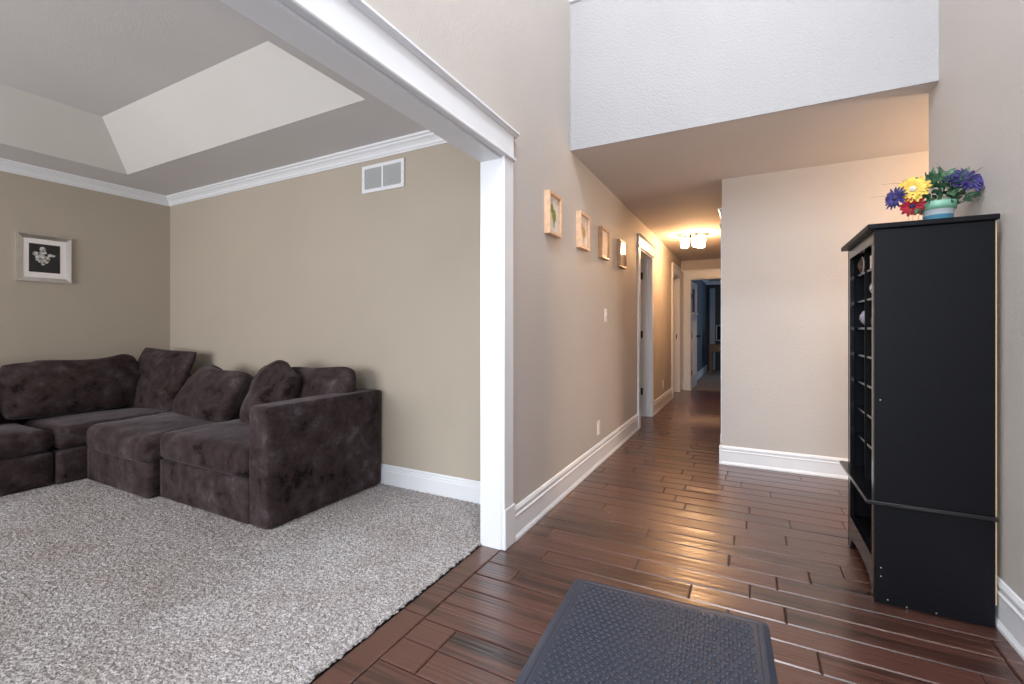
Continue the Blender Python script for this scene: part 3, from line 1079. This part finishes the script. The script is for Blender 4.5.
def flower(c, nrm, r, npet, mat, hub, cup=0.25, w=0.22, layers=2, seed=0):
    rg = random.Random(seed)
    nrm = Vector(nrm).normalized()
    a = nrm.orthogonal().normalized()
    b = nrm.cross(a)
    mb = MB()
    for ly in range(layers):
        for k in range(npet):
            t = 2 * PI * (k + 0.5 * ly) / npet + rg.uniform(-0.08, 0.08)
            d = a * math.cos(t) + b * math.sin(t)
            s = nrm.cross(d)
            L = r * (1 - 0.22 * ly) * rg.uniform(0.9, 1.08)
            ww = r * w * (1 - 0.1 * ly)
            rows = []
            for q, wf in ((0.1, 0.35), (0.4, 0.85), (0.72, 1.0), (0.92, 0.6), (1.0, 0.12)):
                z = cup * r * (q ** 0.8) * (0.4 + 0.5 * ly) - 0.22 * r * max(0, q - 0.6)
                base_ = Vector(c) + d * L * q + nrm * z
                rows.append([mb.bm.verts.new(base_ + s * ww * wf * e + nrm * (0.03 * r * abs(e))) for e in (-1, 0, 1)])
            for i in range(4):
                for e in (0, 1):
                    mb.bm.faces.new((rows[i][e], rows[i][e + 1], rows[i + 1][e + 1], rows[i + 1][e]))
    f = mb.build('flower', mat, fl)
    so = f.modifiers.new('thickness', 'SOLIDIFY')
    so.thickness = 0.0008
    h = MB()
    prof = [(r * 0.23, 0), (r * 0.22, r * 0.08), (r * 0.14, r * 0.15), (0.001, r * 0.17)]
    rings = []
    for rr, zz in prof:
        rings.append([h.bm.verts.new(Vector(c) + nrm * (zz + 0.06 * r) + (a * math.cos(2 * PI * k / 12) + b * math.sin(2 * PI * k / 12)) * rr) for k in range(12)])
    for i in range(3):
        for k in range(12):
            h.bm.faces.new((rings[i][k], rings[i][(k + 1) % 12], rings[i + 1][(k + 1) % 12], rings[i + 1][k]))
    h.build('flower_hub', hub, f, True)
    return f


tocam = Vector((-PX, -PY, 1.12 - 1.7)).normalized()
# positions are relative to the pot
tag(flower((-0.095, -0.05, 0.165), (-0.3, -0.85, 0.15), 0.06, 18, M['yellow'], M['petalhub'], w=0.14, seed=1), 'yellow daisy')
tag(flower((-0.148, -0.03, 0.14), (-0.75, -0.55, 0.1), 0.052, 16, M['violet'], M['darkhub'], w=0.1, seed=2), 'violet aster')
tag(flower((-0.095, -0.04, 0.098), (-0.2, -0.8, -0.45), 0.048, 13, M['red'], M['darkhub'], w=0.14, seed=3), 'red daisy')
tag(flower((0.078, -0.03, 0.185), (0.25, -0.75, 0.6), 0.078, 22, M['violet'], M['darkhub'], w=0.085, cup=0.2, seed=4), 'large violet aster')
stems = MB()
for p in ((-0.095, -0.046, 0.16), (-0.14, -0.026, 0.135), (-0.09, -0.034, 0.10), (0.08, -0.02, 0.195), (0.0, -0.02, 0.2), (0.03, 0.02, 0.18)):
    p = Vector(p)
    stems.tube([(p.x * 0.2, p.y * 0.2, 0.07), (p.x * 0.4, p.y * 0.4, 0.13 if p.z > 0.12 else 0.12), p * 0.8 + Vector((0, 0, 0.02)), p], 0.0022, 6)
stems.build('stem', M['leafd'], fl, True)
rg = random.Random(9)
lv = MB()
for k in range(120):
    c = Vector((rg.gauss(0.018, 0.036), rg.gauss(-0.012, 0.026), rg.uniform(0.105, 0.215)))
    if k % 6 == 0:
        c.x += 0.055
        c.z = rg.uniform(0.12, 0.175)
    if k % 9 == 0:
        c.x -= 0.07
        c.z = rg.uniform(0.09, 0.15)
    d = (Vector((c.x, c.y, c.z - 0.12)) + Vector((rg.gauss(0, 0.04), rg.gauss(0, 0.04), rg.gauss(0, 0.03)))).normalized()
    s = d.cross(Vector((rg.gauss(0, 1), rg.gauss(0, 1), rg.gauss(0, 1)))).normalized()
    nn = d.cross(s)
    L, w = rg.uniform(0.028, 0.048), rg.uniform(0.007, 0.012)
    spine = [c + d * L * q - nn * 0.25 * L * q * q for q in (0, 0.3, 0.65, 1.0)]
    rows = []
    for p, wf in zip(spine, (0.25, 1.0, 0.8, 0.05)):
        rows.append([lv.bm.verts.new(p + s * w * wf * e + nn * 0.2 * w * abs(e)) for e in (-1, 0, 1)])
    for i in range(3):
        for e in (0, 1):
            lv.bm.faces.new((rows[i][e], rows[i][e + 1], rows[i + 1][e + 1], rows[i + 1][e]))
f = lv.build('foliage', M['leafd'], fl)
so = f.modifiers.new('thickness', 'SOLIDIFY')
so.thickness = 0.0008
gr = MB()
for tip, mid, st_ in (((-0.235, -0.02, 0.155), (-0.14, -0.02, 0.165), (-0.04, 0, 0.12)), ((-0.195, -0.03, 0.205), (-0.1, -0.02, 0.215), (0.02, 0, 0.15)),
                      ((-0.125, -0.02, 0.215), (-0.1, -0.02, 0.19), (-0.05, -0.01, 0.15)), ((-0.02, -0.02, 0.275), (0.02, -0.02, 0.25), (0.035, 0, 0.17)),
                      ((0.20, -0.04, 0.235), (0.13, -0.04, 0.255), (0.09, 0, 0.19)), ((0.105, -0.09, 0.085), (0.085, -0.06, 0.12), (0.04, 0, 0.14)),
                      ((-0.115, -0.06, 0.01), (-0.112, -0.06, 0.06), (-0.09, -0.03, 0.1)), ((-0.1, -0.06, 0.02), (-0.098, -0.06, 0.07), (-0.075, -0.03, 0.1)),
                      ((-0.085, -0.06, 0.015), (-0.075, -0.06, 0.06), (-0.06, -0.03, 0.1))):
    a, m_, b = Vector(st_), Vector(mid), Vector(tip)
    gr.tube([a * (1 - t) ** 2 + m_ * 2 * t * (1 - t) + b * t * t for t in [i / 8 for i in range(9)]], 0.0013, 5, 0.0005)
tag(gr.build('grass_blade', M['grassy'], fl, True), kind='stuff')

# ------------------------------------------------------------------ rubber door mat
MW, MD = 0.757, 1.15
mat = empty('door_mat', (-0.313, 1.97, 0.0), R(2.8), 'dark grey studded rubber mat lying on the wood floor', 'mat')
# outline with rounded corners, in local coordinates (y from 0 back to -MD)


def rrect(x0, x1, y0, y1, r, z, n=6):
    pts = []
    for cx, cy, a0 in ((x1 - r, y1 - r, 0), (x0 + r, y1 - r, 90), (x0 + r, y0 + r, 180), (x1 - r, y0 + r, 270)):
        for k in range(n + 1):
            t = R(a0 + 90 * k / n)
            pts.append((cx + r * math.cos(t), cy + r * math.sin(t), z))
    return pts


mb = MB()
prof = [(0, 0.001, 0.03), (0.002, 0.0035, 0.03), (0.022, 0.0115, 0.022), (0.030, 0.0125, 0.018), (0.034, 0.0125, 0.016), (0.036, 0.0105, 0.016), (0.040, 0.0105, 0.014), (0.042, 0.0118, 0.012)]
rings = []
for ins, z, r in prof:
    rings.append([mb.bm.verts.new(p) for p in rrect(-MW / 2 + ins, MW / 2 - ins, -MD + ins, -ins, r, z)])
n = len(rings[0])
for i in range(len(rings) - 1):
    for k in range(n):
        mb.bm.faces.new((rings[i][k], rings[i][(k + 1) % n], rings[i + 1][(k + 1) % n], rings[i + 1][k]))
mb.bm.faces.new(rings[-1])
mb.bm.faces.new(rings[0][::-1])
mb.build('base', M['mat'], mat)
mb = MB()
cols_, rows_ = 24, 46
for j in range(rows_):
    for i in range(cols_):
        x = -MW / 2 + 0.064 + (MW - 0.128) * (i + (0.5 if j % 2 else 0.0)) / (cols_ - 0.5)
        y = -0.062 - (MD - 0.124) * j / (rows_ - 1)
        if y < -1.05:
            continue
        seg = 8
        rr = []
        for r_, z_ in ((0.0100, 0.0106), (0.0092, 0.0166), (0.0080, 0.0176), (0.0064, 0.0166), (0.0058, 0.0107)):
            ring = []
            for k in range(seg):
                t = 2 * PI * (k + 0.5) / seg
                ring.append(mb.bm.verts.new((x + r_ * math.cos(t) * 0.9, y + r_ * math.sin(t) * 1.1, z_ - (0.0034 if math.sin(t) > 0.3 and z_ > 0.013 else 0))))
            rr.append(ring)
        for q in range(4):
            for k in range(seg):
                mb.bm.faces.new((rr[q][k], rr[q][(k + 1) % seg], rr[q + 1][(k + 1) % seg], rr[q + 1][k]))
tag(mb.build('stud', M['mat'], mat, True), kind='stuff')

# ------------------------------------------------------------------ things on the walls
# silver framed photograph
pf = empty('framed_photo', (XL, 1.556, 1.702), 0, 'black and white photo in a silver frame on the living room wall', 'picture')


def frame_x(parent, w, h, depth, fw, fmat, bevel=0.012, lip=0.006):
    """picture frame on a wall facing +x, origin at wall, local y width, z height"""
    mb = MB()
    prof = [(0, 0), (0, depth), (bevel * 0.4, depth), (fw, depth - lip), (fw, 0)]
    loops = []
    for ins, d in prof:
        loops.append([mb.bm.verts.new((d, sy * (w / 2 - ins), sz * (h / 2 - ins))) for sy, sz in ((-1, -1), (1, -1), (1, 1), (-1, 1))])
    for i in range(len(loops)):
        A, B = loops[i], loops[(i + 1) % len(loops)]
        for k in range(4):
            mb.bm.faces.new((A[k], A[(k + 1) % 4], B[(k + 1) % 4], B[k]))
    return mb.build('frame', fmat, parent)


frame_x(pf, 0.33, 0.385, 0.022, 0.034, M['silver'], 0.012, 0.01)
MB().box(0.002, 0.008, -0.132, 0.132, -0.16, 0.16).build('mat_board', M['paper'], pf)
M['photo'] = plain('black_photo_print', lin((34, 34, 34)), 0.4, var=0.2, nscale=15)
pp = MB().box(0.008, 0.0095, -0.094, 0.094, -0.115, 0.118).build('photo_print', M['photo'], pf)
M['photog'] = blotch('grey_photo_tones', [(0.35, lin((120, 116, 114))), (0.65, lin((226, 220, 214)))], 60)
mb = MB()
# generic pale shape in the dark print: round blob above two spread ones
for cy, cz, ry, rz in ((-0.012, 0.075, 0.02, 0.021), (-0.012, 0.03, 0.03, 0.034), (-0.052, 0.035, 0.022, 0.016), (0.03, 0.03, 0.036, 0.012), (-0.045, 0.0, 0.012, 0.024), (-0.008, -0.022, 0.034, 0.02), (-0.01, -0.044, 0.012, 0.012), (0.02, -0.005, 0.012, 0.02)):
    mb.bm.faces.new([mb.bm.verts.new((0.0099, cy + ry * math.cos(2 * PI * k / 16), cz + rz * math.sin(2 * PI * k / 16))) for k in range(16)])
mb.build('printed_shape', M['photog'], pp)

# four honey wood frames along the hall wall
arts = [('first', 'green leaf', [(0.35, lin((228, 222, 212))), (0.55, lin((228, 222, 212))), (0.6, lin((150, 162, 60)))]),
        ('second', 'ochre', [(0.35, lin((230, 224, 214))), (0.55, lin((230, 224, 214))), (0.62, lin((206, 164, 96)))]),
        ('third', 'pale', [(0.35, lin((232, 226, 216))), (0.7, lin((214, 196, 172)))]),
        ('fourth', 'pale', [(0.35, lin((226, 216, 200))), (0.7, lin((196, 170, 140)))])]
labels = ['honey wood shadow box frame with green leaf print, nearest the wide cased opening',
          'honey wood frame with an ochre print, second from the wide cased opening',
          'slim brown wood frame, third along the hall wall from the wide cased opening',
          'slim brown wood frame hanging closest to the first hall door']
M['glaze'] = glass('picture_glass', (1, 1, 1))
for i, (yc, zc, w, h) in enumerate(((2.66, 1.838, 0.2, 0.262), (3.24, 1.842, 0.215, 0.262), (3.785, 1.842, 0.22, 0.258), (4.40, 1.842, 0.24, 0.262))):
    p = empty('framed_print', (WL, yc, zc), 0, labels[i], 'picture', 'row of wood frames on the hall wall')
    frame_x(p, w, h, 0.038, 0.018, M['honey'] if i < 2 else M['walnutframe'], 0.01, 0.002)
    MB().box(0.012, 0.018, -w / 2 + 0.017, w / 2 - 0.017, -h / 2 + 0.017, h / 2 - 0.017).build('mat_board', M['paper'], p)
    am = blotch('print_' + arts[i][0], arts[i][2], 18)
    mb = MB()
    if i < 2:   # a plain leaf or bloom on a stem
        for cy, cz, ry, rz in ((0.012, -0.005, 0.032, 0.04), (-0.024, 0.035, 0.02, 0.028), (0.006, -0.05, 0.008, 0.03)):
            mb.bm.faces.new([mb.bm.verts.new((0.0192 + 0.0003 * (cz > 0), cy + ry * math.cos(2 * PI * k / 14), cz + rz * math.sin(2 * PI * k / 14))) for k in range(14)])
    else:
        mb.box(0.018, 0.0194, -w / 2 + 0.045, w / 2 - 0.045, -h / 2 + 0.05, h / 2 - 0.05)
    mb.build('art_print', plain('leaf_ink', lin((150, 164, 62)), 0.7, var=0.3, nscale=60) if i == 0 else plain('ochre_ink', lin((206, 160, 92)), 0.7, var=0.2, nscale=60) if i == 1 else am, p)
    MB().box(0.030, 0.032, -w / 2 + 0.016, w / 2 - 0.016, -h / 2 + 0.016, h / 2 - 0.016).build('pane', M['glaze'], p)

# light switch and outlets


def plate(name, y, z, label, cat, group, kind):
    p = empty(name, (WL, y, z), 0, label, cat, group)
    MB().box(0, 0.006, -0.036, 0.036, -0.058, 0.058, 0.0025, 2).build('cover_plate', M['plastic'], p)
    if kind == 'switch':
        MB().box(0.006, 0.008, -0.011, 0.011, -0.02, 0.02, 0.0006).build('switch_frame', M['plastic'], p)
        mb = MB().prism([(0, -0.008), (0.008, 0.001), (0.009, 0.007), (0, 0.009)], (0.007, -0.005, 0), (0.007, 0.005, 0), (1, 0, 0))
        mb.build('toggle', M['plastic'], p)
        for zz in (-0.042, 0.042):
            MB().lathe([(0.003, 0.006), (0.003, 0.0068), (0.001, 0.0072)], (0, 0, zz), 8, 'X').build('screw', M['plastic'], p)
    else:
        for zz in (-0.02, 0.02):
            s = MB().lathe([(0.0165, 0.006), (0.0165, 0.0074), (0.015, 0.008)], (0, 0, zz), 18, 'X').build('socket', M['plastic'], p)
            mb = MB().box(0.0079, 0.0084, -0.008, -0.006, zz - 0.002, zz + 0.008).box(0.0079, 0.0084, 0.006, 0.008, zz - 0.002, zz + 0.008)
            mb.lathe([(0.0025, 0.0079), (0.0025, 0.0084)], (0, 0, zz - 0.008), 8, 'X')
            mb.build('slot', M['dark'], s)


plate('light_switch', 3.89, 1.24, 'white toggle light switch on the hall wall below the framed prints', 'light switch', None, 'switch')
plate('wall_outlet', 3.68, 0.30, 'white wall outlet above the baseboard below the light switch', 'outlet', None, 'outlet')
plate('wall_outlet', 6.87, 0.32, 'small white wall outlet between the two hall doors', 'outlet', None, 'outlet')

# return air vent on the living room wall (faces -y)
vt = empty('wall_vent', (-2.337, YB, 2.217), 0, 'white two panel air vent grille high on the living room wall', 'vent')
mb = MB()
VW, VH = 0.4, 0.2
for a in ((-VW / 2, VW / 2, VH / 2 - 0.026, VH / 2), (-VW / 2, VW / 2, -VH / 2, -VH / 2 + 0.026), (-VW / 2, -VW / 2 + 0.028, -VH / 2 + 0.026, VH / 2 - 0.026), (VW / 2 - 0.028, VW / 2, -VH / 2 + 0.026, VH / 2 - 0.026), (-0.009, 0.009, -VH / 2 + 0.026, VH / 2 - 0.026)):
    mb.box(a[0], a[1], -0.012, 0, a[2], a[3], 0.002)
mb.build('frame', M['white'], vt)
for s in (-1, 1):
    x0, x1 = (-VW / 2 + 0.029, -0.01) if s < 0 else (0.01, VW / 2 - 0.029)
    mb = MB()
    for k in range(9):
        z = -VH / 2 + 0.032 + k * 0.0166
        mb.prism([(0.002, -0.008), (0.011, 0.004), (0.0122, 0.0035), (0.0032, -0.0085)], (x0, 0, z + 0.006), (x1, 0, z + 0.006), (0, -1, 0))
    mb.build('louver', M['grille'], vt)
MB().box(-VW / 2 + 0.02, VW / 2 - 0.02, -0.002, 0.0, -VH / 2 + 0.02, VH / 2 - 0.02).build('duct_back', M['bronze'], vt)
for x in (-VW / 2 + 0.012, VW / 2 - 0.012):
    MB().lathe([(0.004, -0.012), (0.004, -0.0135), (0.001, -0.014)], (x, 0, 0), 8, 'Y').build('screw', M['steel'], vt)

# hall ceiling light
LX, LY = -0.655, 6.42
cl = empty('ceiling_light', (LX, LY, ZH), R(14), 'lit flush ceiling light with opal glass shades in the hall', 'ceiling light')
mb = MB().lathe([(0.2, 0), (0.2, -0.012), (0.19, -0.018), (0.05, -0.02)], seg=32, squash=0.45)
mb.build('canopy', M['steel'], cl, True)
for k, (x, y) in enumerate(((-0.1, 0.02), (0.035, -0.05), (0.105, 0.05))):
    arm = MB().lathe([(0.02, -0.018), (0.02, -0.03), (0.045, -0.034), (0.045, -0.042), (0.02, -0.044)], (x, y, 0), 18)
    arm.build('shade_holder', M['steel'], cl, True)
    sh = MB().lathe([(0.04, -0.0445), (0.05, -0.05), (0.052, -0.09), (0.05, -0.15), (0.044, -0.168), (0.01, -0.17)], (x, y, 0), 24)
    sh.build('lamp_shade', M['shade'], cl, True)
mb = MB().lathe([(0.012, -0.018), (0.016, -0.024), (0.016, -0.05), (0.006, -0.056)], (-0.035, -0.045, 0), 12)
mb.build('finial', M['bronze'], cl, True)

# ------------------------------------------------------------------ the room at the end of the hall
t = empty('side_table', (-0.62, 12.25, 0.004), 0, 'wooden desk with drawer in the dark room at the end of the hall', 'table')
MB().box(-0.25, 0.65, -0.25, 0.25, 0.70, 0.735, 0.005).build('tabletop', M['brownwood'], t)
dr = MB().box(-0.2, 0.2, -0.235, 0.2, 0.56, 0.699, 0.003).build('drawer', M['brownwood'], t)
MB().lathe([(0.012, -0.235), (0.018, -0.25), (0.01, -0.262)], (0, 0, 0.63), 12, 'Y').build('knob', M['steel'], dr, True)
for x in (-0.21, 0.61):
    for y in (-0.21, 0.21):
        MB().box(x - 0.025, x + 0.025, y - 0.025, y + 0.025, 0, 0.70, 0.004).build('leg', M['brownwood'], t)
t = empty('computer_monitor', (-0.47, 12.22, 0.739), R(20), 'dark monitor with a pale edge on the desk in the far room', 'monitor')
mb = MB().box(-0.25, 0.25, 0, 0.035, 0.1, 0.47, 0.006)
mb.build('screen_housing', plain('pale_monitor_case', lin((190, 188, 190)), 0.4), t)
MB().box(-0.235, 0.235, -0.003, 0.0, 0.115, 0.455).build('screen', plain('dark_screen', (0.01, 0.01, 0.012), 0.15), t)
MB().box(-0.03, 0.03, 0.005, 0.03, 0.01, 0.1).box(-0.11, 0.11, -0.07, 0.09, 0, 0.012, 0.003).build('stand', plain('grey_stand', lin((150, 150, 152)), 0.4), t)
# curtain beside the study wall
mb = MB()
n = 40
top, bot = [], []
for i in range(n + 1):
    x = -0.93 + 0.13 * i / n
    y = 13.2 + 0.03 * math.sin(i * 0.95)
    top.append((x, y))
for s, dy in ((0, 0.0), (1, 0.006)):
    a = [mb.bm.verts.new((x, y + dy, 0.03)) for x, y in top]
    b = [mb.bm.verts.new((x, y + dy, 2.2)) for x, y in top]
    for i in range(n):
        mb.bm.faces.new((a[i], a[i + 1], b[i + 1], b[i]))
o = mb.build('curtain', plain('pale_curtain', lin((206, 214, 226)), 0.85), None, True)
tag(o, 'pale narrow curtain hanging at the back of the dark far room', 'curtain')
